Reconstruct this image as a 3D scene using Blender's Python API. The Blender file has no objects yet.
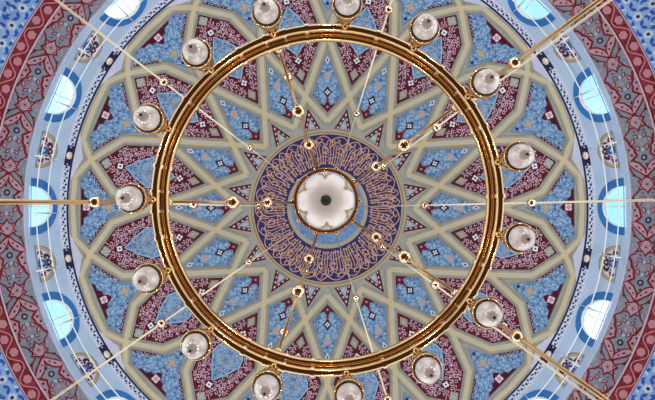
import bpy, bmesh, math, random
from mathutils import Vector, Matrix
from mathutils.geometry import delaunay_2d_cdt

C = bpy.context.scene.collection
PI = math.pi
D = math.radians
random.seed(7)
F = 510.0            # design unit: radius seen from the floor under the dome, tan(angle) * 510
RD, ZD = 9.0, 15.05  # dome radius and springing height above eye level
RB1, RB2, RB3 = 305.0, 338.0, 355.0

# ------------------------------------------------------------------ materials
def lin(c):
    return tuple((x/255/12.92 if x/255 <= .04045 else ((x/255+.055)/1.055)**2.4) for x in c) + (1,)

MATS = {}
def mat(name, col, rough=.6, metal=0.0, vary=0.0, scale=3.0, col2=None, spec=.3):
    if name in MATS: return MATS[name]
    m = bpy.data.materials.new(name); m.use_nodes = True
    nt = m.node_tree; b = nt.nodes['Principled BSDF']
    b.inputs['Roughness'].default_value = rough
    b.inputs['Metallic'].default_value = metal
    b.inputs['Specular IOR Level'].default_value = spec
    b.inputs['Base Color'].default_value = lin(col)
    if vary or col2:
        tc = nt.nodes.new('ShaderNodeTexCoord'); no = nt.nodes.new('ShaderNodeTexNoise')
        no.inputs['Scale'].default_value = scale; no.inputs['Detail'].default_value = 3
        rp = nt.nodes.new('ShaderNodeValToRGB')
        a = lin(col); z = lin(col2) if col2 else tuple(min(1, x*(1+vary)) for x in a[:3])+(1,)
        if not col2: a = tuple(x*(1-vary) for x in a[:3])+(1,)
        rp.color_ramp.elements[0].position = .38; rp.color_ramp.elements[1].position = .62
        rp.color_ramp.elements[0].color = a; rp.color_ramp.elements[1].color = z
        nt.links.new(tc.outputs['Object'], no.inputs['Vector'])
        nt.links.new(no.outputs['Fac'], rp.inputs['Fac'])
        nt.links.new(rp.outputs['Color'], b.inputs['Base Color'])
    MATS[name] = m
    return m

M = dict(
    strap=mat('tan grey plaster', (153,156,151), vary=.07, scale=2.5),
    yellow=mat('yellow painted line', (216,190,110)),
    edge=mat('dark grey painted line', (122,120,112)),
    paleline=mat('pale grey painted line', (174,182,184)),
    blue=mat('steel blue plaster', (90,126,170), col2=(116,152,190), scale=6),
    lblue=mat('light blue paint', (152,186,216)),
    dblue=mat('mid blue paint', (56,84,138)),
    wine=mat('burgundy plaster', (72,8,28), vary=.2, scale=5),
    wedge=mat('dark wine paint', (70,8,22)),
    red=mat('red paint', (138,24,44)),
    pink=mat('pale pink paint', (222,188,210)),
    white=mat('white paint', (226,226,230)),
    navy=mat('navy paint', (26,24,66)),
    tan=mat('tan paint', (182,160,124)),
    grey=mat('warm grey paint', (160,162,154)),
    lilac=mat('pale lilac plaster', (190,196,218), vary=.05, scale=1),
    med=mat('deep blue plaster', (30,32,98), vary=.3, scale=5),
    gilt=mat('gilt lettering', (196,152,122), rough=.4, metal=.1),
    border=mat('border white', (196,208,230)),
    cream=mat('cream plaster boss', (206,200,180)),
    fleaf=mat('greyed pink paint', (182,146,160)),
    rod=mat('aged brass rod', (196,156,108), rough=.3, metal=.75),
    wall=mat('pale blue plaster', (170,194,222), vary=.05, scale=.8),
    frame=mat('blue window surround', (46,112,178), vary=.08, scale=3),
    reveal=mat('white reveal', (214,222,230)),
    frieze=mat('blue grey plaster', (134,140,154), vary=.1, scale=4),
    fred=mat('dark red paint', (122,20,30)),
    fpink=mat('dusty pink paint', (196,150,164)),
    nred=mat('rose red plaster', (138,44,58), vary=.2, scale=4),
    npink=mat('rose pink paint', (204,138,148)),
    pline=mat('pale pink moulding', (214,184,200)),
    gold=mat('polished brass', (224,180,128), rough=.12, metal=1.0),
    ball=mat('pale polished brass', (244,206,166), rough=.1, metal=1.0),
    copper=mat('copper rim', (214,134,92), rough=.12, metal=1.0),
    wire=mat('brass cable', (230,216,188), rough=.35, metal=.35),
    rail=mat('white metal rail', (214,222,228), rough=.4),
    tile=mat('light blue tile', (122,168,226), col2=(146,188,234), scale=4, rough=.4),
    tleaf=mat('cobalt glaze', (40,78,186), rough=.4), tpale=mat('pale glaze', (196,216,238), rough=.4), tdark=mat('dark blue glaze', (26,34,92), rough=.4),
    dark=mat('dark finial metal', (40,40,42), rough=.35, metal=.6),
    marble=mat('marbled white glass', (240,230,228), rough=.14, metal=.2, col2=(196,176,174), scale=6, spec=.5),
    bowl=mat('frosted white glass', (246,242,242), rough=.42, metal=.38, col2=(236,228,230), scale=3, spec=.5),
)

def glass_material():
    m = bpy.data.materials.new('window glass'); m.use_nodes = True
    nt = m.node_tree; nt.nodes.clear()
    out = nt.nodes.new('ShaderNodeOutputMaterial'); tr = nt.nodes.new('ShaderNodeBsdfTransparent')
    tr.inputs['Color'].default_value = (.94,.99,1,1)
    gl = nt.nodes.new('ShaderNodeBsdfGlossy'); gl.inputs['Roughness'].default_value = .05
    mx = nt.nodes.new('ShaderNodeMixShader'); mx.inputs[0].default_value = .06
    nt.links.new(tr.outputs[0], mx.inputs[1]); nt.links.new(gl.outputs[0], mx.inputs[2])
    nt.links.new(mx.outputs[0], out.inputs['Surface'])
    return m
M['glass'] = glass_material()

# ------------------------------------------------------------------ dome mapping
def P(r, th, off=0.0):
    """design radius + bearing -> point on the shell (dome, drum wall or pendentive), moved inwards by off"""
    k = r / F
    c, s = math.cos(th), math.sin(th)
    if r <= RB1:
        e = math.acos(min(1, k*ZD/RD/math.sqrt(1+k*k))) - math.atan(k)
        R = (RD-off)*math.cos(e); z = ZD + (RD-off)*math.sin(e)
    else:
        R = RD-off; z = F*RD/r
    return Vector((R*c, R*s, z))

def PA(a, l, off=0.0):
    return P(math.hypot(a, l), math.atan2(l, a), off)

def PV(r, th, off):
    """point held off the shell by off that is still seen at design radius r"""
    a, b = r, r+60
    for _ in range(40):
        c = (a+b)/2; v = P(c, th, off)
        if math.hypot(v.x, v.y)/v.z*F < r: a = c
        else: b = c
    return P(a, th, off)

def pol(r, deg): return (r*math.cos(D(deg)), r*math.sin(D(deg)))

def inside(p, poly):
    x, y = p; r = False; j = len(poly)-1
    for i in range(len(poly)):
        xi, yi = poly[i]; xj, yj = poly[j]
        if (yi > y) != (yj > y) and x < (xj-xi)*(y-yi)/(yj-yi)+xi: r = not r
        j = i
    return r

def seg_dist(p, a, b):
    ax, ay = a; bx, by = b; dx, dy = bx-ax, by-ay
    t = max(0, min(1, ((p[0]-ax)*dx+(p[1]-ay)*dy)/(dx*dx+dy*dy+1e-12)))
    return math.hypot(p[0]-ax-t*dx, p[1]-ay-t*dy)

def edge_dist(p, poly):
    return min(seg_dist(p, poly[i-1], poly[i]) for i in range(len(poly)))

def area(poly): return sum(poly[i-1][0]*poly[i][1]-poly[i][0]*poly[i-1][1] for i in range(len(poly)))/2

def inset(poly, w):
    if area(poly) < 0: poly = poly[::-1]
    n = len(poly); out = []
    for i in range(n):
        p0, p1, p2 = poly[i-1], poly[i], poly[(i+1) % n]
        def ln(a, b):
            dx, dy = b[0]-a[0], b[1]-a[1]; L = math.hypot(dx, dy)
            return (a[0]-dy/L*w, a[1]+dx/L*w), (dx/L, dy/L)
        (a, u), (b, v) = ln(p0, p1), ln(p1, p2)
        den = u[0]*v[1]-u[1]*v[0]
        if abs(den) < 1e-4: out.append(b); continue
        t = ((b[0]-a[0])*v[1]-(b[1]-a[1])*v[0])/den
        out.append((a[0]+u[0]*t, a[1]+u[1]*t))
    return out

def subdivide(poly, step):
    out = []
    for i in range(len(poly)):
        a, b = poly[i], poly[(i+1) % len(poly)]
        n = max(1, int(math.ceil(math.hypot(b[0]-a[0], b[1]-a[1])/step)))
        out += [(a[0]+(b[0]-a[0])*k/n, a[1]+(b[1]-a[1])*k/n) for k in range(n)]
    return out

class MB:
    """collects faces with materials; build() links them as one mesh object"""
    def __init__(s): s.v = []; s.f = []; s.m = []; s.mats = []; s.sm = []
    def mi(s, key):
        if key not in s.mats: s.mats.append(key)
        return s.mats.index(key)
    def add(s, verts, faces, key, smooth=False):
        o = len(s.v); s.v += [tuple(v) for v in verts]; i = s.mi(key)
        for f in faces: s.f.append(tuple(o+q for q in f)); s.m.append(i); s.sm.append(smooth)
    # -- pieces drawn on the shell, in design units (a along the axis, l across)
    def patch(s, poly, key, off=.01, holes=(), step=7.0, fn=PA):
        po = subdivide(poly, step); vs = list(po); es = [(i, (i+1) % len(po)) for i in range(len(po))]
        for h in holes:
            h = subdivide(h, step); n = len(vs); vs += h
            es += [(n+i, n+(i+1) % len(h)) for i in range(len(h))]
        xs = [p[0] for p in po]; ys = [p[1] for p in po]
        nx = int((max(xs)-min(xs))/step); ny = int((max(ys)-min(ys))/step)
        for i in range(1, nx+1):
            for j in range(1, ny+1):
                p = (min(xs)+i*step, min(ys)+j*step)
                if inside(p, po) and edge_dist(p, po) > step*.35 and all((not inside(p, h)) and edge_dist(p, h) > step*.3 for h in holes): vs.append(p)
        r = delaunay_2d_cdt([Vector(v) for v in vs], es, [], 1, 1e-5)
        vv, ff = r[0], r[2]; faces = []
        for f in ff:
            cx = sum(vv[i][0] for i in f)/len(f); cy = sum(vv[i][1] for i in f)/len(f)
            if any(inside((cx, cy), h) for h in holes) or not inside((cx, cy), po): continue
            faces.append(f)
        s.add([fn(v[0], v[1], off) for v in vv], faces, key)
    def shape(s, poly, key, off=.02, fn=PA):
        s.add([fn(p[0], p[1], off) for p in poly], [tuple(range(len(poly)))], key)
    def ribbon(s, pts, w, key, off=.02, step=6.0, closed=False, fn=PA, taper=False):
        q = [pts[0]]
        for a, b in zip(pts, pts[1:] + ([pts[0]] if closed else [])):
            n = max(1, int(math.ceil(math.hypot(b[0]-a[0], b[1]-a[1])/step)))
            q += [(a[0]+(b[0]-a[0])*k/n, a[1]+(b[1]-a[1])*k/n) for k in range(1, n+1)]
        L = []; n = len(q)
        for i in range(n):
            if closed: a = q[i-1] if i > 0 else q[n-2]; b = q[i+1] if i < n-1 else q[1]
            else: a = q[max(0, i-1)]; b = q[min(n-1, i+1)]
            dx, dy = b[0]-a[0], b[1]-a[1]; d = math.hypot(dx, dy) or 1
            ww = w/2*(1 if not taper else max(.25, math.sin(PI*(.12+.76*i/(n-1)))))
            L += [fn(q[i][0]-dy/d*ww, q[i][1]+dx/d*ww, off), fn(q[i][0]+dy/d*ww, q[i][1]-dx/d*ww, off)]
        s.add(L, [(2*i, 2*i+1, 2*i+3, 2*i+2) for i in range(n-1)], key)
    # -- solids
    def lathe(s, prof, key, n=32, mtx=Matrix(), smooth=True):
        vs = []; fs = []
        for (r, z) in prof:
            for k in range(n): vs.append(mtx @ Vector((r*math.cos(2*PI*k/n), r*math.sin(2*PI*k/n), z)))
        for i in range(len(prof)-1):
            for k in range(n):
                fs.append((i*n+k, i*n+(k+1) % n, (i+1)*n+(k+1) % n, (i+1)*n+k))
        s.add(vs, fs, key, smooth)
    def torus(s, R, z, t, key, n=160, m=14, a0=0, a1=2*PI):
        full = abs(a1-a0-2*PI) < 1e-6; cnt = n if full else n+1
        vs = [Vector(((R+t*math.cos(2*PI*j/m))*math.cos(a0+(a1-a0)*i/n), (R+t*math.cos(2*PI*j/m))*math.sin(a0+(a1-a0)*i/n), z+t*math.sin(2*PI*j/m))) for i in range(cnt) for j in range(m)]
        fs = [(i*m+j, ((i+1) % cnt)*m+j, ((i+1) % cnt)*m+(j+1) % m, i*m+(j+1) % m) for i in range(n) for j in range(m)]
        s.add(vs, fs, key, True)
        if not full:
            s.add([vs[j] for j in range(m)], [tuple(range(m))], key); s.add([vs[n*m+j] for j in range(m)], [tuple(range(m))], key)
    def tube(s, a, b, r, key, r2=None, n=12):
        a = Vector(a); b = Vector(b); r2 = r if r2 is None else r2
        q = (b-a).to_track_quat('Z', 'Y').to_matrix().to_4x4(); q.translation = a
        L = (b-a).length
        s.lathe([(0, 0), (r, 0), (r2, L), (0, L)], key, n, q, True)
    def ball(s, c, r, key, n=20, m=12, sz=1):
        s.lathe([(r*math.sin(PI*i/m), -r*sz*math.cos(PI*i/m)) for i in range(m+1)], key, n, Matrix.Translation(Vector(c)))
    def box(s, mtx, key):
        vs = [mtx @ Vector((x, y, z)) for x in (-.5, .5) for y in (-.5, .5) for z in (-.5, .5)]
        s.add(vs, [(0,1,3,2), (4,6,7,5), (0,4,5,1), (2,3,7,6), (0,2,6,4), (1,5,7,3)], key)
    def mesh(s, name):
        me = bpy.data.meshes.new(name); me.from_pydata(s.v, [], s.f)
        for k in s.mats: me.materials.append(M[k])
        me.polygons.foreach_set('material_index', s.m); me.polygons.foreach_set('use_smooth', s.sm)
        me.update(); return me
    def build(s, name, parent=None, weld=False):
        o = bpy.data.objects.new(name, s.mesh(name)); C.objects.link(o)
        if weld:
            b = bmesh.new(); b.from_mesh(o.data); bmesh.ops.remove_doubles(b, verts=b.verts, dist=1e-5)
            bmesh.ops.recalc_face_normals(b, faces=b.faces); b.to_mesh(o.data); b.free()
        if parent: o.parent = parent
        return o

def tag(o, label=None, cat=None, group=None, kind=None):
    for k, v in (('label', label), ('category', cat), ('group', group), ('kind', kind)):
        if v: o[k] = v
    return o
def empty(name, loc=(0,0,0)):
    o = bpy.data.objects.new(name, None); o.empty_display_size = .2; C.objects.link(o); o.location = loc; return o
def copy_tree(o, parent=None):
    c = o.copy(); C.objects.link(c)
    if parent: c.parent = parent
    for ch in list(o.children): copy_tree(ch, c)
    return c
def ring_copies(first, degs):
    """first is built on bearing 0; it is turned to the first bearing and copied to the others"""
    out = []
    for i, d in enumerate(degs):
        o = first if i == 0 else copy_tree(first, first.parent)
        out.append(o)
    for o, d in zip(out, degs): o.rotation_euler.z = D(d)
    return out

AX = [22.5*k for k in range(16)]
HF = [22.5*k+11.25 for k in range(16)]

# ------------------------------------------------------------------ ornament generators
def spiral(c, r, turns, a0, sgn, n=9):
    return [(c[0]+r*(1-.75*t/n)*math.cos(a0+sgn*turns*2*PI*t/n), c[1]+r*(1-.75*t/n)*math.sin(a0+sgn*turns*2*PI*t/n)) for t in range(n+1)]

def scrolls(mb, poly, key, w=.9, pitch=5.2, r=2.3, off=.022, avoid=(), margin=1.8, seed=1):
    """arabesque scrolls filling a panel, mirrored about its axis"""
    rnd = random.Random(seed)
    xs = [p[0] for p in poly]; ys = [p[1] for p in poly]
    a = min(xs); row = 0
    while a < max(xs):
        l = pitch*.5 + (row % 2)*pitch*.45
        while l < max(ys)+1:
            c = (a+rnd.uniform(-.8,.8), l+rnd.uniform(-.6,.6))
            if inside(c, poly) and edge_dist(c, poly) > margin and not any(inside(c, h) or edge_dist(c, h) < margin for h in avoid):
                rr = min(r, edge_dist(c, poly)-.5)
                for h in avoid: rr = min(rr, edge_dist(c, h)-.3)
                a0 = rnd.uniform(0, 2*PI); sg = rnd.choice((-1,1)); tn = rnd.uniform(.8,1.25)
                tail = rnd.uniform(2,4.2); ta = a0+rnd.uniform(-.5,.5)
                for s in (1,-1):
                    pts = spiral((c[0], s*c[1]), rr, tn, s*a0, s*sg)
                    mb.ribbon(pts, w, key, off, taper=True)
                    e = pts[0]; tp = (e[0]+tail*math.cos(s*(ta-sg*.9)), e[1]+tail*math.sin(s*(ta-sg*.9)))
                    if inside(tp, poly) and not any(inside(tp, h) for h in avoid): mb.ribbon([tp, ((tp[0]+e[0])/2+.4, (tp[1]+e[1])/2), e], w*.9, key, off)
            l += pitch
        a += pitch*.8; row += 1

def leaf(c, ang, L, W, n=5):
    up = [(L*(t/n-.5), W/2*math.sin(PI*t/n)) for t in range(n+1)]
    pts = up + [(x, -y) for x, y in up[-2:0:-1]]
    ca, sa = math.cos(ang), math.sin(ang)
    return [(c[0]+x*ca-y*sa, c[1]+x*sa+y*ca) for x, y in pts]

def florets(mb, poly, keys, pitch=5, off=.02, avoid=(), seed=1, L=3.6, W=1.7):
    rnd = random.Random(seed)
    xs = [p[0] for p in poly]; ys = [p[1] for p in poly]
    a = min(xs)+1; row = 0
    while a < max(xs):
        l = .2 + (row % 2)*pitch*.5
        while l < max(ys)+1:
            c = (a+rnd.uniform(-1,1), l+rnd.uniform(-1,1))
            ang = rnd.uniform(0, PI); k = rnd.choice(keys); sc = rnd.uniform(.7,1.15)
            if inside(c, poly) and edge_dist(c, poly) > 1.6 and not any(inside(c, h) for h in avoid):
                for s in (1,-1): mb.shape(leaf((c[0], s*c[1]), s*ang, L*sc, W*sc), k, off)
            l += pitch
        a += pitch*.7; row += 1

def diamond(a, l, ra, rl): return [(a-ra, l), (a, l-rl), (a+ra, l), (a, l+rl)]
def flower(a, l, r, petals=4, depth=.45, rot=0, n=24):
    return [(a+r*(1-depth*.5+depth*.5*math.cos(petals*(t*2*PI/n)))*math.cos(t*2*PI/n+rot), l+r*(1-depth*.5+depth*.5*math.cos(petals*(t*2*PI/n)))*math.sin(t*2*PI/n+rot)) for t in range(n)]
def circle(a, l, r, n=14): return [(a+r*math.cos(2*PI*k/n), l+r*math.sin(2*PI*k/n)) for k in range(n)]

# ------------------------------------------------------------------ the dome
def annulus(mb, r0, r1, key, off=0, n=192, step=7):
    m = max(1, int(math.ceil((r1-r0)/step)))
    if r0 < 1e-6:
        rs = [r1*(i+1)/m for i in range(m)]
    else: rs = [r0+(r1-r0)*i/m for i in range(m+1)]
    vs = [P(r, 2*PI*k/n, off) for r in rs for k in range(n)]
    fs = [(i*n+k, (i+1)*n+k, (i+1)*n+(k+1) % n, i*n+(k+1) % n) for i in range(len(rs)-1) for k in range(n)]
    if r0 < 1e-6: fs.append(tuple(range(n)))
    mb.add(vs, fs, key)

mb = MB(); annulus(mb, 0, 262, 'strap', 0)
ceiling = tag(mb.build('ceiling'), 'painted dome ceiling with a sixteen-pointed star of tan straps', 'ceiling', kind='structure')

V, K, Y = 87.0, 114.0, 175.0
WR, WA = 215.5, 4.1
X, CR, CA = 242.0, 255.0, 7.0
w = 5.6

# strapwork: double yellow line with grey edges along every strap
mb = MB()
for k in range(16):
    a = 22.5*k
    for s in (1,-1):
        line = [pol(V, a), pol(Y, a+s*22.5), pol(WR, a+s*(22.5+WA)), pol(X, a+s*(22.5+11.25)), pol(CR, a+s*(45-CA)), pol(CR, a+s*(45+.01))]
        def off_line(d):
            out = []
            for i, p in enumerate(line):
                q0 = line[max(0, i-1)]; q1 = line[min(len(line)-1, i+1)]
                n0 = (p[0]-q0[0], p[1]-q0[1]); n1 = (q1[0]-p[0], q1[1]-p[1])
                def nr(v):
                    L = math.hypot(*v); return (-v[1]/L, v[0]/L) if L > 1e-9 else None
                ns = [x for x in (nr(n0), nr(n1)) if x]
                mx = sum(x[0] for x in ns); my = sum(x[1] for x in ns); L = math.hypot(mx, my)
                mx, my = mx/L, my/L; cs = mx*ns[0][0]+my*ns[0][1]
                out.append((p[0]+mx*d/cs, p[1]+my*d/cs))
            return out
        mb.ribbon(off_line(0), 4.4, 'paleline', .006+.001*(s+1))
        for d in (-1.6, 1.6): mb.ribbon(off_line(d), 1.0, 'yellow', .010+.001*(s+1))
        for d in (-4.6, 4.6): mb.ribbon(off_line(d), .6, 'edge', .004)
mb.build('strapwork', ceiling)

# blue kites
kite = inset([pol(V,0), pol(K,11.25), pol(Y,0), pol(K,-11.25)], w)
mb = MB(); mb.patch(kite, 'blue', .012)
mb.ribbon(inset(kite,.4), .7, 'edge', .016, closed=True)
tipa = min(p[0] for p in kite)
hw = 10
mb.patch([(tipa+.7,0), (tipa+hw,hw*.86), (tipa+hw-2,3), (tipa+hw+3.5,0), (tipa+hw-2,-3), (tipa+hw,-hw*.86)], 'wine', .018)
mb.shape(flower(tipa+6.2,0,2.6,4,.5), 'red', .022); mb.shape(circle(tipa+6.2,0,.9), 'fpink', .025)
mb.shape(diamond(108.5,0,2.6,2), 'red', .022)
dz = diamond(116.5,0,6,4.2)
mb.shape(dz, 'navy', .02); mb.shape(flower(116.5,0,2.7,4,.5), 'white', .025); mb.shape(circle(116.5,0,.9), 'red', .028)
fl = flower(133,0,4.8,4,.6)
mb.shape(fl, 'grey', .02); mb.shape(flower(133,0,3,4,.6,PI/4), 'fpink', .025); mb.shape(circle(133,0,.9), 'tan', .028)
mb.shape(diamond(149,0,3.6,2.4), 'white', .02); mb.shape(diamond(149,0,2,1.3), 'dblue', .024)
florets(mb, kite, ['lblue','lblue','dblue','lblue'], 4.3, .020, [dz, fl, diamond(149,0,4,3), circle(tipa+4,0,8)], 3)
scrolls(mb, kite, 'lblue', .7, 8, 3, .023, [dz, fl], 2, 5)
k0 = mb.build('kite_panel', ceiling); ring_copies(k0, AX)

# burgundy panels
wp = inset([pol(K,0), pol(Y,11.25), pol(WR,11.25-WA), pol(X,0), pol(WR,WA-11.25), pol(Y,-11.25)], w)
mb = MB(); mb.patch(wp, 'wine', .012)
mb.ribbon(inset(wp,.5), 1.0, 'wedge', .016, closed=True)
mb.ribbon(inset(wp,1.9), .5, 'red', .016, closed=True)
tear = []
half = [(157,0), (160,3.4), (163,5.2), (166,9.2), (170,11.8), (175,14.4), (181,15.2), (186,13.2), (191,10.6), (196,7.6), (201,4), (207,0)]
tear = half + [(x,-y) for x, y in half[-2:0:-1]]
sq1 = flower(226,0,5.4,4,.28); sq2 = flower(212,0,3.4,4,.3,PI/4); d1 = diamond(137,0,6.5,4.2); sq3 = flower(151,0,3.4,4,.4)
scrolls(mb, wp, 'pink', .68, 4.9, 2.3, .022, [tear, sq1, sq2, d1, sq3], 1.5, 11)
florets(mb, wp, ['wedge','red','wedge'], 5.2, .019, [tear, sq1, sq2, d1, sq3], 13, 3, 1.4)
mb.shape(sq1, 'grey', .022); mb.shape(flower(226,0,3.6,4,.4), 'paleline', .025); mb.ribbon(circle(226,0,2,10), .5, 'edge', .028, closed=True)
mb.shape(sq2, 'white', .022); mb.shape(circle(212,0,1.1), 'dblue', .026)
mb.shape(flower(219.2,0,2.4,4,.4), 'red', .021); mb.shape(flower(205,0,2.6,4,.4), 'red', .021)
mb.shape(d1, 'grey', .022); mb.ribbon(inset(d1,1.2), .6, 'edge', .025, closed=True); mb.shape(diamond(137,0,2.4,1.5), 'tan', .026)
mb.shape(sq3, 'white', .022); mb.shape(circle(151,0,1.1), 'navy', .026)
w0 = mb.build('burgundy_panel', ceiling)
mb = MB(); mb.patch(tear, 'blue', .026)
mb.ribbon(tear, 1.1, 'lblue', .030, closed=True)
scrolls(mb, tear, 'lblue', .7, 4.6, 2.1, .034, [], 1.6, 21)
florets(mb, tear, ['dblue','dblue','lblue'], 4.4, .031, [], 23, 2.6, 1.4)
for (a, l) in ((194,0), (183,6), (183,-6), (178,0), (171,6), (171,-6), (187,0)):
    mb.ribbon(circle(a,l,1.7,9), .6, 'tan', .037, closed=True)
mb.build('blue_teardrop', w0)
ring_copies(w0, HF)

# outer blue panels
op = inset([pol(Y+10,0), pol(WR,WA), pol(X,11.25), pol(CR,CA), pol(CR,-CA), pol(X,-11.25), pol(WR,-WA)], w)
mb = MB(); mb.patch(op, 'blue', .012)
mb.ribbon(inset(op,.4), .7, 'edge', .016, closed=True)
amax = max(p[0] for p in op)
edge_pt = [p for p in op if p[0] > amax-.2]
tri = [(amax-.6,-20), (amax-.6,20), (amax-3.5,17), (amax-3.6,11), (amax-7,9), (amax-7.5,5), (amax-12,3.2), (amax-14.5,0), (amax-12,-3.2), (amax-7.5,-5), (amax-7,-9), (amax-3.6,-11), (amax-3.5,-17)]
mb.patch(tri, 'wine', .018)
fw = flower(amax-6,0,4.4,4,.3,PI/4)
mb.shape(fw, 'pink', .022); mb.shape(flower(amax-6,0,2,4,.4), 'wedge', .026); mb.shape(circle(amax-6,0,.8), 'white', .029)
for s in (1,-1):       # scalloped wine edge along the two long sides and the corners
    i0 = pol(WR,WA*s); i1 = pol(X,11.25*s)
    dx, dy = i1[0]-i0[0], i1[1]-i0[1]; L = math.hypot(dx, dy); u = (dx/L, dy/L); nn = (u[1]*s, -u[0]*s)
    for t in range(8):
        q = 2.5+t*3.9
        c = (i0[0]+u[0]*q+nn[0]*6.1, i0[1]+u[1]*q+nn[1]*6.1)
        if inside((c[0]+nn[0]*.6, c[1]+nn[1]*.6), op):
            h = [(-2.1,-.3), (2.1,-.3), (1.9,1.3), (1,2.4), (0,3.1), (-1,2.4), (-1.9,1.3)]
            pl = [(c[0]+u[0]*x+nn[0]*y, c[1]+u[1]*x+nn[1]*y) for x, y in h]
            mb.shape(pl, 'wine', .019); mb.shape(circle(c[0]+nn[0]*1.1, c[1]+nn[1]*1.1, .6, 6), 'pink', .022)
fl = flower(219,0,5.6,4,.5)
mb.shape(fl, 'grey', .02); mb.shape(flower(219,0,3.4,4,.6,PI/4), 'tan', .024); mb.shape(circle(219,0,1.1), 'fpink', .027)
mb.shape(diamond(206,0,2.2,1.8), 'navy', .02)
florets(mb, op, ['lblue','lblue','dblue','lblue'], 4.6, .020, [tri, fl], 31)
scrolls(mb, op, 'lblue', .7, 8, 3, .023, [tri, fl], 2, 35)
o0 = mb.build('outer_panel', ceiling); ring_copies(o0, AX)

# small grey triangles round the medallion
tp = inset([pol(79,-11.0), pol(79,-5.5), pol(79.5,0), pol(79,5.5), pol(79,11.0), pol(V,11.25), pol(K,0), pol(V,-11.25)], 0)
tp = [(79.5,-8.8), (79.5,8.8), (102,0)]
mb = MB(); mb.patch(tp, 'wine', .012)
mb.patch([(80,-4.4), (80,4.4), (92,0)], 'grey', .017)
mb.shape(flower(84,0,2.6,4,.4), 'lblue', .021)
for s in (1,-1):
    for t in range(4):
        q = .12+t*.21; c = (79.5+22.5*q-1, s*(8.8-8.8*q-2.1))
        mb.shape(leaf(c, -s*.37, 3.2, 1.5), 'pink', .021)
t0 = mb.build('triangle_panel', ceiling); ring_copies(t0, HF)

# pale triangles between the star and the border
lp = [pol(X+8.5,0), pol(CR+5,3.6), pol(259.5,3.2), pol(259.5,1.5), pol(259.5,0), pol(259.5,-1.5), pol(259.5,-3.2), pol(CR+5,-3.6)]
lp = [pol(X+8,0), pol(CR-.2,3.6-.75), pol(259.6,5.6), pol(260.6,5.9), pol(260.6,2.9), pol(260.6,0), pol(260.6,-2.9), pol(260.6,-5.9), pol(259.6,-5.6), pol(CR-.2,-3.6+.75)]
mb = MB(); mb.patch(lp, 'lilac', .012)
l0 = mb.build('corner_panel', ceiling); ring_copies(l0, HF)

# medallion with its ring of lettering
mb = MB(); annulus(mb, 0, 74.5, 'med', .014)
medal = mb.build('medallion', ceiling)
mb = MB(); annulus(mb, 74, 78.5, 'tan', .018); annulus(mb, 75.4, 76.6, 'edge', .022); annulus(mb, 36.5, 40.5, 'grey', .018); annulus(mb, 38, 39.2, 'tan', .022)
mb.build('medallion_rim', medal)
mb = MB(); annulus(mb, 0, 36.8, 'blue', .017)
mb.build('medallion_centre', medal)
mb = MB(); rnd = random.Random(99)
def pq(r, d, off): return P(r, D(d), off)
fnp = lambda r, d, off: P(r, D(d), off)
def stroke(pts, wd):       # points (radius, bearing in degrees), smoothed
    q = []
    for i in range(len(pts)-1):
        p0 = pts[max(0,i-1)]; p1 = pts[i]; p2 = pts[i+1]; p3 = pts[min(len(pts)-1,i+2)]
        for t in (0,.25,.5,.75):
            q.append(tuple(.5*(2*p1[k]+(p2[k]-p0[k])*t+(2*p0[k]-5*p1[k]+4*p2[k]-p3[k])*t*t+(-p0[k]+3*p1[k]-3*p2[k]+p3[k])*t**3) for k in (0,1)))
    q.append(pts[-1])
    mb.ribbon([pol(r, d) for r, d in q], wd, 'gilt', .024)
d = 0.0
while d < 356:
    n = rnd.choice((2,3,4,5)); sp_ = 2.9
    for i in range(n):       # tall uprights side by side, hooked at the head, footed in the outer zone
        b = d+i*sp_; top = rnd.uniform(42.5,45)
        stroke([(top+2,b-1.5), (top,b-.3), (54,b+.3), (61,b+rnd.uniform(-.4,1)), (64,b+2.2)], .75)
    wd = n*sp_+rnd.uniform(2,4)
    stroke([(60,d-1), (67,d), (71.5,d+wd*.3), (72,d+wd*.6), (67,d+wd*.95), (62,d+wd)], .85)      # sweeping bowl
    stroke([(57,d+wd*.4), (55,d+wd*.55), (59,d+wd*.75), (62,d+wd*.5), (59,d+wd*.38)], .75)
    stroke([(49,d-.5), (52,d+wd*.4), (50,d+wd*.85), (47,d+wd*.7)], .65)
    stroke([(63,d+wd*.1), (66.5,d+wd*.35), (64,d+wd*.6), (68,d+wd*.8), (66,d+wd*1.05)], .8)
    stroke([(69,d+wd*.05), (66,d+wd*.2), (68.5,d+wd*.45), (70,d+wd*.3)], .7)
    stroke([(61,d+wd*.55), (57,d+wd*.8), (54,d+wd*.62), (57,d+wd*.45)], .7)
    for i in range(5):
        r_, b_ = rnd.uniform(46,71), d+rnd.uniform(0,wd)
        mb.shape([pol(r_-.7,b_), pol(r_,b_+.7), pol(r_+.7,b_), pol(r_,b_-.7)], 'gilt', .025)
    d += wd*.9
mb.build('lettering', medal)

# border of dark and pale blue round the star, with gold bosses
mb = MB(); annulus(mb, 259.5, 269.5, 'lilac', .02); annulus(mb, 259.8, 261.8, 'navy', .026); annulus(mb, 261.8, 268, 'border', .024)
rnd = random.Random(5)
for k in range(16):
    for j in range(30):
        b = 22.5*k+(j+.5)*.75
        da = abs(((b-11.25) % 22.5+11.25) % 22.5-11.25)
        dist_half = min(abs((b % 22.5)-11.25), 22.5)
        if dist_half < 2.1:
            mb.shape([pol(261.9, b-.38), pol(268.2, b-.38), pol(268.2, b+.38), pol(261.9, b+.38)], 'navy', .028)
            if dist_half > 1.2: mb.shape(leaf(pol(265, b), D(b)+.8, 2.6, 1.1), 'border', .032)
            continue
        mb.shape(leaf(pol(263.6+(j % 2)*1.6, b), D(b)+rnd.uniform(.2,1.2)*(1 if j % 2 else -1), 3.4, 2.0), 'navy', .028)
        mb.shape(circle(*pol(266.4-(j % 2)*1.4, b+.3), .75, 6), 'dblue', .028)
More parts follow.
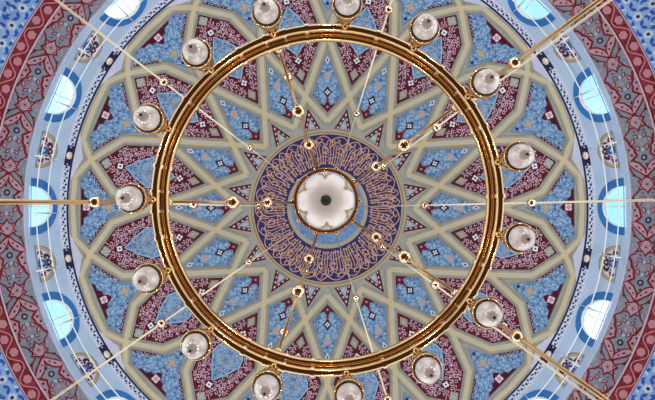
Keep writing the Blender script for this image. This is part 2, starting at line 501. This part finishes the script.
border = tag(mb.build('trim_1'), 'narrow navy and white patterned border ring between the star and the windows', 'border', kind='structure')
mb = MB(); bm = PA(264.6, 0, 0)
nrm = (Vector((0,0,ZD))-bm).normalized(); q = nrm.to_track_quat('Z','Y').to_matrix().to_4x4(); q.translation = bm
mb.lathe([(0,.07), (.05,.07), (.07,.05), (.10,.06), (.125,.045), (.13,0)], 'cream', 18, q)
b0 = mb.build('boss', border); ring_copies(b0, HF)

# ------------------------------------------------------------------ the drum: windows, niches, wall
def arch(r_base, r_top, hw_base, n=14):
    """half-oval outline with its straight edge at r_base (low side), crown at r_top"""
    pts = []
    for i in range(n+1):
        t = PI*i/n
        pts.append((r_base-(r_base-r_top)*math.sin(t)**.9, hw_base*math.cos(t)))
    return pts
WIN_G = [(299,20.5)] + [(x, y) for x, y in arch(296.5, 275.5, 20.5)] + [(299,-20.5)]
WIN_F = [(298.3,28.5)] + [(x, y) for x, y in arch(294.5, 270.5, 28.5)] + [(298.3,-28.5)]
def keep(poly):   # straight-sided outline in (a, l) as an (r, arc) outline so that its base follows the ring
    return [pol(a, math.degrees(l/295.0)) for a, l in poly]
WG, WF = keep(WIN_G), keep(WIN_F)

mb = MB()
sect = [pol(268.5, -11.25+22.5*i/8) for i in range(9)] + [pol(RB1, 11.25-22.5*i/8) for i in range(9)]
tmp = MB(); tmp.patch(sect, 'wall', 0, holes=[WG], step=7)
for k in range(16):
    rot = Matrix.Rotation(D(22.5*k), 3, 'Z'); mb.add([rot @ Vector(v) for v in tmp.v], tmp.f, 'wall')
annulus(mb, 303.2, 305.2, 'lilac', .03)
drum = tag(mb.build('wall_drum'), 'pale blue plaster drum wall carrying the ring of arched windows', 'wall', kind='structure')

NI_O = keep([(x, y) for x, y in arch(295.5, 277, 18.5)]); NI_I = keep([(x, y) for x, y in arch(295, 280.2, 14.8)])
mb = MB(); mb.patch(NI_O, 'tan', .012); mb.ribbon(NI_O, .8, 'edge', .016, closed=True); mb.patch(NI_I, 'border', .017)
rnd = random.Random(8)
florets(mb, NI_I, ['wine','navy','wine','fred','navy'], 3.1, .021, [], 41, 4.6, 2.4)
mb.patch(keep([(294.6,-3.6), (294.6,3.6), (288,3.6), (286,0), (288,-3.6)]), 'dblue', .026)
mb.shape(flower(290.8,0,1.9,4,.3), 'lblue', .03)
n0 = mb.build('painted_niche', drum); ring_copies(n0, HF)

clock = ['three', 'a little before four', 'half past four', 'a little after five', 'six', 'a little before seven', 'half past seven', 'a little after eight',
         'nine', 'a little before ten', 'half past ten', 'a little after eleven', 'twelve', 'a little before one', 'half past one', 'a little after two']
wroot = empty('window_1')
# surround: raised blue band
mb = MB()
mb.patch(WF, 'frame', .025, holes=[WG]); outer = subdivide(WF, 4)
vs = [PA(a, l, .025) for a, l in outer] + [PA(a, l, 0) for a, l in outer]; n = len(outer)
mb.add(vs, [(i, (i+1) % n, n+(i+1) % n, n+i) for i in range(n)], 'frame')
mb.build('surround', wroot)
mb = MB(); inn = subdivide(WG, 4); n = len(inn)
vs = [PA(a, l, .025) for a, l in inn] + [PA(a, l, -.09) for a, l in inn]
mb.add(vs, [(i, (i+1) % n, n+(i+1) % n, n+i) for i in range(n)], 'reveal')
mb.build('reveal', wroot)
mb = MB(); mb.patch(WG, 'glass', -.05); mb.build('pane', wroot)
mb = MB()
def bar(p, q, wd, off0, off1, key):
    dx, dy = q[0]-p[0], q[1]-p[1]; L = math.hypot(dx, dy); nx, ny = -dy/L*wd/2, dx/L*wd/2
    c = [(p[0]+nx,p[1]+ny), (q[0]+nx,q[1]+ny), (q[0]-nx,q[1]-ny), (p[0]-nx,p[1]-ny)]
    mb.add([PA(a,l,off0) for a,l in c]+[PA(a,l,off1) for a,l in c], [(0,1,2,3), (7,6,5,4), (0,4,5,1), (1,5,6,2), (2,6,7,3), (3,7,4,0)], key)
bar((276,0), (299,0), 1.0, -.03, -.07, 'rail')
mb.build('glazing_bar', wroot)
wins = [wroot]
for i in range(1, 16):
    c = copy_tree(wroot); c.name = f'window_{i+1}'; wins.append(c)
for i, o in enumerate(wins):
    o.rotation_euler.z = D(22.5*i)
    tag(o, f'arched window with blue surround in the drum at the {clock[i]} o\'clock place' if 'a ' not in clock[i] and 'half' not in clock[i] else f'arched window with blue surround in the drum at {clock[i]} on a clock face', 'window', 'arched windows round the drum', 'structure')

# thin white rails running round the drum on short brackets
mb = MB()
for r_, t in ((279.8,.017), (291.2,.017)):
    p = PV(r_, 0, .2); mb.torus(p.x, p.z, t, 'rail', n=192, m=8)
for k in range(32):
    b = D(11.25*k-1.3)
    mb.tube(P(267, b, .0), PV(279, b, .2), .011, 'rail', n=8); mb.tube(PV(278, b, .2), PV(297, b, .2), .024, 'rail', n=8)
tag(mb.build('trim_2'), 'thin white metal rails on short brackets running round the drum in front of its windows', 'rail', kind='structure')

# ------------------------------------------------------------------ frieze of red palmettes on the drum's foot
def Q(b0):            # local (u along, v outwards) about bearing b0 on the middle of the band
    return lambda u, v, off=0: P(321.5+v, D(b0)+u/321.5, off)
mb = MB(); annulus(mb, RB1, RB2, 'frieze', 0, n=256)
def outlined(poly, fill, fn, grow=1.3, off=.014):
    cx = sum(p[0] for p in poly)/len(poly); cy = sum(p[1] for p in poly)/len(poly)
    big = inset(poly, -grow)
    mb.shape(big, 'fred', off, fn); mb.shape(poly if area(poly) > 0 else poly[::-1], fill, off+.006, fn)
def bent(pts, wid):        # outline of a curved leaf along pts with half-widths wid
    L, Rr = [], []
    for i, p in enumerate(pts):
        a = pts[max(0,i-1)]; b = pts[min(len(pts)-1,i+1)]; dx, dy = b[0]-a[0], b[1]-a[1]; d = math.hypot(dx, dy)
        L.append((p[0]-dy/d*wid[i], p[1]+dx/d*wid[i])); Rr.append((p[0]+dy/d*wid[i], p[1]-dx/d*wid[i]))
    return L+Rr[::-1]
for k in range(32):
    base = Q(11.25*k+5.5)
    fn = lambda t, v, off=0: base(-t, v, off)
    for s in (1,-1):
        mb.shape(bent([(14,s*16), (22,s*10.5), (32,s*13.5), (36,s*16.2)], [.2,3.2,2.2,.2]), 'fleaf', .013, fn)      # half flower on the edge
        mb.ribbon([(12,s*16), (16,s*12), (20,s*6.8), (24,s*8.4), (28,s*8.8), (31,s*12), (37,s*13), (40,s*16)], 2.1, 'fred', .016, fn=fn)
        mb.shape(circle(21,s*11.8,1.5,8), 'fred', .02, fn); mb.shape(circle(27,s*13.4,1.2,8), 'navy', .02, fn)
        lf = bent([(-.5,s*.6), (4,s*3.2), (9,s*8), (12.5,s*12.6), (13.5,s*15.5)], [.5,2.2,3.1,2.2,.4])                 # broad leaf from the node
        big = bent([(-2,s*.4), (4,s*3.2), (9,s*8), (12.8,s*13), (13.5,s*16.3)], [1.4,3.7,4.6,3.6,.8])
        mb.shape(big, 'fred', .021, fn); mb.shape(lf, 'fleaf', .025, fn)
        mb.shape(circle(5,s*4.2,1.1,7), 'fred', .03, fn); mb.shape(leaf((9,s*8.4), s*.9, 3.6, 1.8), 'navy', .03, fn)
        mb.shape(leaf((-15,s*10), s*.5, 4.5, 2.2), 'lblue', .014, fn); mb.shape(leaf((-9,s*13.4), -s*.6, 4, 2), 'fleaf', .014, fn)
        mb.shape(leaf((-3,s*9), -s*.7, 4, 2), 'grey', .014, fn); mb.shape(circle(0,s*13,1.3,7), 'navy', .014, fn); mb.shape(leaf((-19,s*5), s*.9, 3.6, 1.6), 'dblue', .014, fn)
    mb.ribbon([(-4,0), (1,0)], 2.4, 'fred', .024, fn=fn)
    f1 = [(-17.5,0), (-14,2.4), (-14.2,7.8), (-10.2,5), (-7,7.6), (-5.4,3), (-2.4,0), (-5.4,-3), (-7,-7.6), (-10.2,-5), (-14.2,-7.8), (-14,-2.4)]
    mb.shape(inset(f1,-1.5), 'fred', .018, fn); mb.shape(f1, 'fleaf', .023, fn)
    mb.ribbon(circle(-10.2,0,2.2,10), 1, 'frieze', .027, closed=True, fn=fn); mb.shape(circle(-10.2,0,1,7), 'navy', .028, fn)
    for s in (1,-1): mb.shape(leaf((-13,s*5), s*1.2, 3, 1.6), 'fred', .028, fn); mb.shape(leaf((-7.6,s*5), -s*1.2, 3, 1.6), 'fred', .028, fn)
    mb.ribbon(circle(17,0,2.6,10), 1.3, 'navy', .018, closed=True, fn=fn); mb.shape(circle(17,0,1.5,8), 'fleaf', .018, fn)
    mb.shape(leaf((10,1.5), .4, 3.2, 1.8), 'navy', .018, fn); mb.shape(leaf((10,-1.5), -.4, 3.2, 1.8), 'fleaf', .018, fn)
    for s in (1,-1):
        mb.ribbon([(-14,s*8), (-18,s*10.5), (-20,s*14), (-24,s*16)], 1.5, 'fred', .017, fn=fn)
        mb.ribbon([(-4.5,s*6), (-1,s*11), (3,s*14), (9,s*16)], 1.3, 'fred', .017, fn=fn)
        mb.shape(leaf((-19.5,s*14.6), s*.4, 5, 2.6), 'fleaf', .015, fn)
    for s in (1,-1):
        for (t_, v_, an, L_, W_) in ((27,s*4.6,s*.5,6,2.8), (34,s*8.6,-s*.5,6,2.8), (39,s*4.4,s*.8,5,2.4)):
            mb.shape(leaf((t_, v_), an, L_+1.8, W_+1.6), 'fred', .014, fn); mb.shape(leaf((t_, v_), an, L_-.4, W_-.4), 'fleaf', .018, fn)
    for t_ in (25, 31, 38): mb.shape(flower(t_, 0, 2.2, 4, .4), 'lblue' if t_ != 31 else 'fleaf', .015, fn)
tag(mb.build('wall_frieze'), 'blue grey frieze of dark red outlined palmettes below the drum windows', 'frieze', kind='structure')

mb = MB(); annulus(mb, RB2, RB3, 'nred', 0, n=256)
def Q2(b0): return lambda u, v, off=0: P(346.5+v, D(b0)+u/346.5, off)
N = 144
for k in range(N):
    b = 360/N*k; fn = Q2(b); s = 1 if k % 2 else -1; L = 346.5*2*PI/N
    mb.shape(flower(0, 2*s, 4.6, 6, .14, k), 'npink', .014, fn); mb.ribbon(circle(0, 2*s, 2.2, 9), .7, 'fpink', .02, closed=True, fn=fn)
    mb.ribbon([(-L/2, 0), (-L/4, -4.6*s), (0, -5.8*s), (L/4, -4.6*s), (L/2, 0)], 1.2, 'npink', .011, fn=fn)
    mb.shape(leaf((L/2, 4*s), .7*s, 4, 1.8), 'fred', .012, fn); mb.shape(leaf((0, -3*s), 0, 4, 1.6), 'fred', .012, fn)
annulus(mb, RB2-.9, RB2+.9, 'pline', .03, n=256); annulus(mb, RB3-.6, RB3+.6, 'pline', .03, n=256)
tag(mb.build('trim_3'), 'narrow rose red band of pink rosettes edged by two pale pink lines', 'border', kind='structure')

# pendentives: a sphere through the corners of a square bay, open arches between
ZP = F*RD/RB3; RS = RD*math.sqrt(2); ZC = ZP-RD
for i, (nm, txt) in enumerate((('lower_right','bottom right'), ('lower_left','bottom left'), ('upper_left','top left'), ('upper_right','top right'))):
    mb = MB(); n, m = 40, 16; vs = []; fs = []
    for a in range(n+1):
        th = D(90*i)+D(90)*a/n; Rmax = RD/max(abs(math.cos(th)), abs(math.sin(th)))
        for j in range(m+1):
            R = RD+(min(Rmax, RS*.9999)-RD)*j/m
            vs.append((R*math.cos(th), R*math.sin(th), ZC+math.sqrt(max(0, RS*RS-R*R))))
    for a in range(n):
        for j in range(m): fs.append((a*(m+1)+j, a*(m+1)+j+1, (a+1)*(m+1)+j+1, (a+1)*(m+1)+j))
    mb.add(vs, fs, 'tile', True)
    rnd = random.Random(70); row = 0; ph = D(45)+.24/RS
    while ph < D(89):
        Rr = RS*math.sin(ph); nrow = int(2*PI*Rr/.5/4); 
        for q_ in range(nrow):
            th = D(90*i)+D(90)*(q_+.5*(row % 2)+.25)/nrow
            if max(abs(Rr*math.cos(th)), abs(Rr*math.sin(th))) > RD-.25: continue
            def fn(u, v, off, th=th, ph=ph):
                p_ = ph+v/RS; t_ = th+u/(RS*math.sin(p_)); r_ = RS-off
                return Vector((r_*math.sin(p_)*math.cos(t_), r_*math.sin(p_)*math.sin(t_), ZC+r_*math.cos(p_)))
            mb.shape(flower(0,0,.12,8,.3), 'tpale', .012, fn); mb.shape(circle(0,0,.045,8), 'tdark', .018, fn)
            for a_ in range(6):
                an = a_*PI/3+(row % 2)*PI/6; rr_ = .185+.02*(a_ % 2)
                mb.shape(leaf((rr_*math.cos(an), rr_*math.sin(an)), an+(.7 if a_ % 2 else -.7), .17, .085), 'tleaf', .012, fn)
            for a_ in range(4):
                an = a_*PI/2+PI/4; mb.shape(leaf((.25*math.cos(an), .25*math.sin(an)), an+PI/2, .13, .05), 'tpale' if a_ % 2 else 'tleaf', .015, fn)
        ph += .40/RS; row += 1
    tag(mb.build('wall_'+nm, weld=True), f'blue and white floral tiled pendentive in the {txt} corner of the view', 'pendentive', kind='structure')

# ------------------------------------------------------------------ the chandelier
ch = tag(empty('chandelier', (0,-.013,6)), 'brass ring chandelier with fifteen marbled glass lamps and a white central bowl', 'chandelier')
off6 = Matrix.Translation((0,0,-6))
def part(mb, name, parent=ch):
    """parts are modelled in world coordinates; the chandelier's origin is at its ring"""
    mb.v = [tuple(Vector(v)-Vector((0,0,6))) for v in mb.v]
    return mb.build(name, parent)
RR, RU, ZU = 2.03, 1.978, 6.18
mb = MB(); mb.torus(RR, 6.0, .047, 'gold', m=18); part(mb, 'lower_ring')
mb = MB(); mb.torus(RU, ZU, .053, 'gold', m=18); part(mb, 'upper_ring')
mb = MB()
prof = [(RR-.012,6.03), (RU+.02,ZU-.03), (RU+.04,ZU), (RR+.012,6.03), (RR-.012,6.03)]
mb.lathe(prof, 'gold', 160); part(mb, 'hoop')

def bearing(img_deg): return -img_deg         # measured anticlockwise in the view
def along(bd, R, z): return Vector((R*math.cos(D(bd)), R*math.sin(D(bd)), z))
def copies(obj, bds, base=0):
    out = [obj]
    for b in bds[1:]: out.append(copy_tree(obj, obj.parent))
    for o, b in zip(out, bds): o.rotation_euler.z = D(b-base)
    return out

# joint collars on the ring, halfway between the lamps
mb = MB()
for R_, zz, t in ((RR,6.0,.061), (RU,ZU,.067)): mb.torus(R_, zz, t, 'ball', n=4, m=16, a0=-.011, a1=.011)
mb.box(Matrix.Translation((RR,0,6.09)) @ Matrix.Diagonal((.05,.036,.1,1)), 'gold')
c0 = part(mb, 'collar'); copies(c0, [bearing(1+24*k) for k in range(15)])

# sleeves where the five heavy rods meet the ring
mb = MB()
for R_, zz, t in ((RR,6.0,.054), (RU,ZU,.06)):
    mb.torus(R_, zz, t, 'gold', n=10, m=16, a0=-.068, a1=.068)
    for s in (1,-1): mb.torus(R_, zz, t+.008, 'ball', n=2, m=16, a0=s*.06-.006, a1=s*.06+.006)
mb.ball((RU,0,6.36), .05, 'ball'); mb.tube((RU,0,ZU), (RU,0,6.36), .03, 'gold')
mb.box(Matrix.Translation((RR-.015,0,6.09)) @ Matrix.Diagonal((.05,.2,.1,1)), 'gold')
s0 = part(mb, 'sleeve'); HEAVY = [36,108,180.8,252,324]; copies(s0, [bearing(a) for a in HEAVY])

# the fifteen lamps
RL, ZL = 2.115, 5.5
mb = MB(); T = Matrix.Translation((RL,0,0))
mb.lathe([(.128,ZL+.03), (.14,ZL-.02), (.152,ZL-.03), (.165,ZL-.015), (.17,ZL+.005), (.16,ZL+.025), (.156,ZL+.06), (.15,ZL+.12), (.136,ZL+.19), (.115,ZL+.26), (.092,ZL+.32), (.08,ZL+.37), (.086,ZL+.39), (.075,ZL+.42), (.05,ZL+.44), (0,ZL+.445)], 'gold', 32, T)
mb.tube((RL,0,ZL+.41), (RR+.02,0,6.0), .06, 'gold', .04); mb.torus(RR, 6.0, .054, 'gold', n=3, m=16, a0=-.02, a1=.02)
mb.ball((RR,0,5.945), .035, 'gold')
lamp = part(mb, 'lamp')
mb = MB(); gb = [(.134*math.cos(t*PI/24), ZL-.035-.2*math.sin(t*PI/24)**1.0) for t in range(13)]
gb = [(max(0,r), z) for r, z in gb]
mb.lathe(gb, 'marble', 32, T); part(mb, 'glass_bowl', lamp)
mb = MB(); mb.ball((RL,0,ZL-.238), .016, 'dark', sz=1.2); part(mb, 'finial', lamp)
copies(lamp, [bearing(12.2+24*k) for k in range(15)])

# central bowl
ZB = 8.3
mb = MB()
mb.lathe([(.462,ZB-.02), (.478,ZB-.05), (.492,ZB-.03), (.5,ZB-.01)], 'gold', 64); mb.lathe([(.5,ZB-.01), (.515,ZB-.04), (.532,ZB-.015), (.54,ZB+.03), (.53,ZB+.09), (.5,ZB+.13), (.4,ZB+.17), (.2,ZB+.22), (.12,ZB+.4), (.06,ZB+.5), (0,ZB+.5)], 'copper', 64)
for k in range(10): mb.ball(along(bearing(36*k), .553, ZB+.05), .035, 'gold')
rim = part(mb, 'bowl_rim')
mb = MB()
mb.lathe([(.47*math.cos(t*PI/32), ZB-.02-.27*math.sin(t*PI/32)) for t in range(17)], 'bowl', 64)
bowl = part(mb, 'central_bowl')
mb = MB(); zb = ZB-.29
mb.lathe([(0,zb-.09), (.03,zb-.085), (.045,zb-.06), (.04,zb-.04), (.075,zb-.02), (.085,zb), (.08,zb+.02), (0,zb+.02)], 'dark', 24); part(mb, 'finial', bowl)
mb = MB()
for k in range(1):      # gilt sprays painted on the glass near the rim
    b = 0
    def sp(u, v, off=0):   # u across, v up the bowl
        t = math.acos(min(1, (.40+v)/.47)); r = .47*math.cos(t)+.004; z = ZB-.02-.274*math.sin(t)-.004
        return Vector((r*math.cos(b+u/r), r*math.sin(b+u/r), z))
    for (u, v, a, L) in ((0,.005,PI/2,.09), (.04,.016,1.1,.08), (-.04,.016,2.04,.08), (.08,.034,.6,.07), (-.08,.034,2.5,.07), (0,-.045,PI/2,.05), (.02,-.02,1.3,.05), (-.02,-.02,1.84,.05)):
        mb.shape(leaf((u, v), a, L, .026), 'tan', 0, sp)
sp0 = part(mb, 'gilt_spray', bowl); copies(sp0, [60*k+28 for k in range(6)])
rim.location = bowl.location = (-.025,-.025,0)
mb = MB(); mb.tube((0,0,ZB+.45), (0,0,ZD+RD-.05), .035, 'gold'); mb.lathe([(0,23.2), (.3,23.25), (.36,23.6), (.3,23.95), (0,24)], 'gold', 32); mb.ball((0,0,9.4), .16, 'gold'); part(mb, 'mast')
mb = MB(); mb.torus(4.75, 4.7, .06, 'gold', n=128); part(mb, 'outer_ring')

def at_r(p, q, r):      # point of the segment whose design radius is r (radius/height ratio)
    k = r/F; f = lambda v: math.hypot(v.x, v.y)-k*v.z
    a, b = 0.0, 1.0
    for _ in range(50):
        c = (a+b)/2
        if f(p.lerp(q, c)) < 0: a = c
        else: b = c
    return p.lerp(q, a)
def bead(mb, c, px, key='ball'):
    mb.ball(c, px*c.z/F, key)

# thin cables from the crown of the dome out to the outer ring, two brass balls on each
def cable(rs, pxs, rad=.016, twist=0):
    p = along(0, .25, 21.0); q = along(twist, 4.75, 4.76)
    mb = MB(); mb.tube(p, q, rad, 'wire', n=8); o = part(mb, 'cable')
    for r_, s_ in zip(rs, pxs):
        b = MB(); bead(b, at_r(p, q, r_), s_); part(b, 'ball', o)
    return o
c0 = cable((97, 204), (4.1, 4.4)); copies(c0, [bearing(a) for a in (0,72.4,143.6,216,287)])
c1 = cable((69, 134), (4.2, 4.9), twist=.8); copies(c1, [bearing(a) for a in HEAVY])
# heavy rods: hub to ring, then ring to outer ring
p, q = along(0, .55, ZB+.06), along(0, RU, 6.36)
mb = MB(); mb.tube(p, q, .02, 'rod', n=10); o = part(mb, 'inner_rod')
for r_, s_ in ((60,5.4), (94.5,6.9)):
    b = MB(); c = at_r(p, q, r_); bead(b, c, s_); d_ = (q-p).normalized()
    for s in (1,-1): b.tube(c+d_*s*s_*.0125, c+d_*s*s_*.022, .035, 'gold', .024)
    part(b, 'ball', o)
copies(o, [bearing(a) for a in HEAVY])
p, q = along(0, RU, 6.36), along(0, 4.75, 4.7)
mb = MB(); mb.tube(p, q, .026, 'rod', n=10); o = part(mb, 'outer_rod')
b = MB(); c = at_r(p, q, 232); bead(b, c, 6.2); part(b, 'ball', o)
copies(o, [bearing(a) for a in HEAVY])

# ------------------------------------------------------------------ light
wd = bpy.data.worlds.new('sky_and_fill'); bpy.context.scene.world = wd; wd.use_nodes = True
nt = wd.node_tree; bg = nt.nodes['Background']
tc = nt.nodes.new('ShaderNodeTexCoord'); sx = nt.nodes.new('ShaderNodeSeparateXYZ'); nt.links.new(tc.outputs['Generated'], sx.inputs[0])
mr = nt.nodes.new('ShaderNodeMapRange'); mr.inputs[1].default_value = -1; mr.inputs[2].default_value = 1
nt.links.new(sx.outputs['Z'], mr.inputs[0])
rp = nt.nodes.new('ShaderNodeValToRGB'); nt.links.new(mr.outputs[0], rp.inputs['Fac'])
els = [(0,(.05,.03,.022)), (.17,(.07,.045,.035)), (.25,(.25,.2,.16)), (.34,(1.35,1.32,1.3)), (.5,(1.6,1.6,1.6))]  # below the horizon: made-up dark centre and bright band for the brass to reflect
while len(rp.color_ramp.elements) < len(els): rp.color_ramp.elements.new(.5)
for e, (pz, c) in zip(rp.color_ramp.elements, els): e.position = pz; e.color = c+(1,)
no = nt.nodes.new('ShaderNodeTexNoise'); no.inputs['Scale'].default_value = 2.2; nt.links.new(tc.outputs['Generated'], no.inputs['Vector'])
rs = nt.nodes.new('ShaderNodeValToRGB'); nt.links.new(no.outputs['Fac'], rs.inputs['Fac'])
rs.color_ramp.elements[0].position = .45; rs.color_ramp.elements[0].color = (.5,1.02,1.15,1)
rs.color_ramp.elements[1].position = .58; rs.color_ramp.elements[1].color = (1.5,1.6,1.65,1)
gt = nt.nodes.new('ShaderNodeMath'); gt.operation = 'GREATER_THAN'; gt.inputs[1].default_value = .12; nt.links.new(sx.outputs['Z'], gt.inputs[0])
mx = nt.nodes.new('ShaderNodeMixRGB'); nt.links.new(gt.outputs[0], mx.inputs[0]); nt.links.new(rp.outputs['Color'], mx.inputs[1]); nt.links.new(rs.outputs['Color'], mx.inputs[2])
nt.links.new(mx.outputs['Color'], bg.inputs['Color']); bg.inputs['Strength'].default_value = 1.0

for k in range(12):       # unseen fill spots added below the drum, aimed up to brighten the dome
    L = bpy.data.lights.new('dome_fill', 'SPOT'); L.energy = 760; L.shadow_soft_size = .3; L.color = (1,.99,.97)
    L.spot_size = D(92); L.spot_blend = .5
    o = bpy.data.objects.new('dome_fill', L); C.objects.link(o); o.location = along(30*k+15, 7.4, 6.2)
    o.rotation_euler = (along(30*k+15, -1.0, 22)-o.location).to_track_quat('-Z', 'Y').to_euler()

for k in range(10):       # fill points added low down to brighten the chandelier and make brass sparkle
    L = bpy.data.lights.new('chandelier_fill', 'POINT'); L.energy = 190; L.shadow_soft_size = .22; L.color = (1,.95,.88)
    o = bpy.data.objects.new('chandelier_fill', L); C.objects.link(o); o.location = along(36*k+18, 7.6, 3.2)

# ------------------------------------------------------------------ camera, lying on the floor looking up
cam = bpy.data.cameras.new('camera'); co = bpy.data.objects.new('camera', cam); C.objects.link(co)
cam.sensor_width = 36; cam.lens = 36*F/655; cam.clip_end = 200
f = Vector((0,-10.7/F,1)).normalized(); r = Vector((1,0,0)); u = (-f).cross(r)
mtx = Matrix((r, u, -f)).transposed().to_4x4(); mtx.translation = Vector((0,.125,0))
co.matrix_world = mtx
sc = bpy.context.scene; sc.camera = co
sc.view_settings.view_transform = 'Standard'; sc.view_settings.look = 'None'
sc.view_settings.exposure = 0; sc.view_settings.gamma = 1
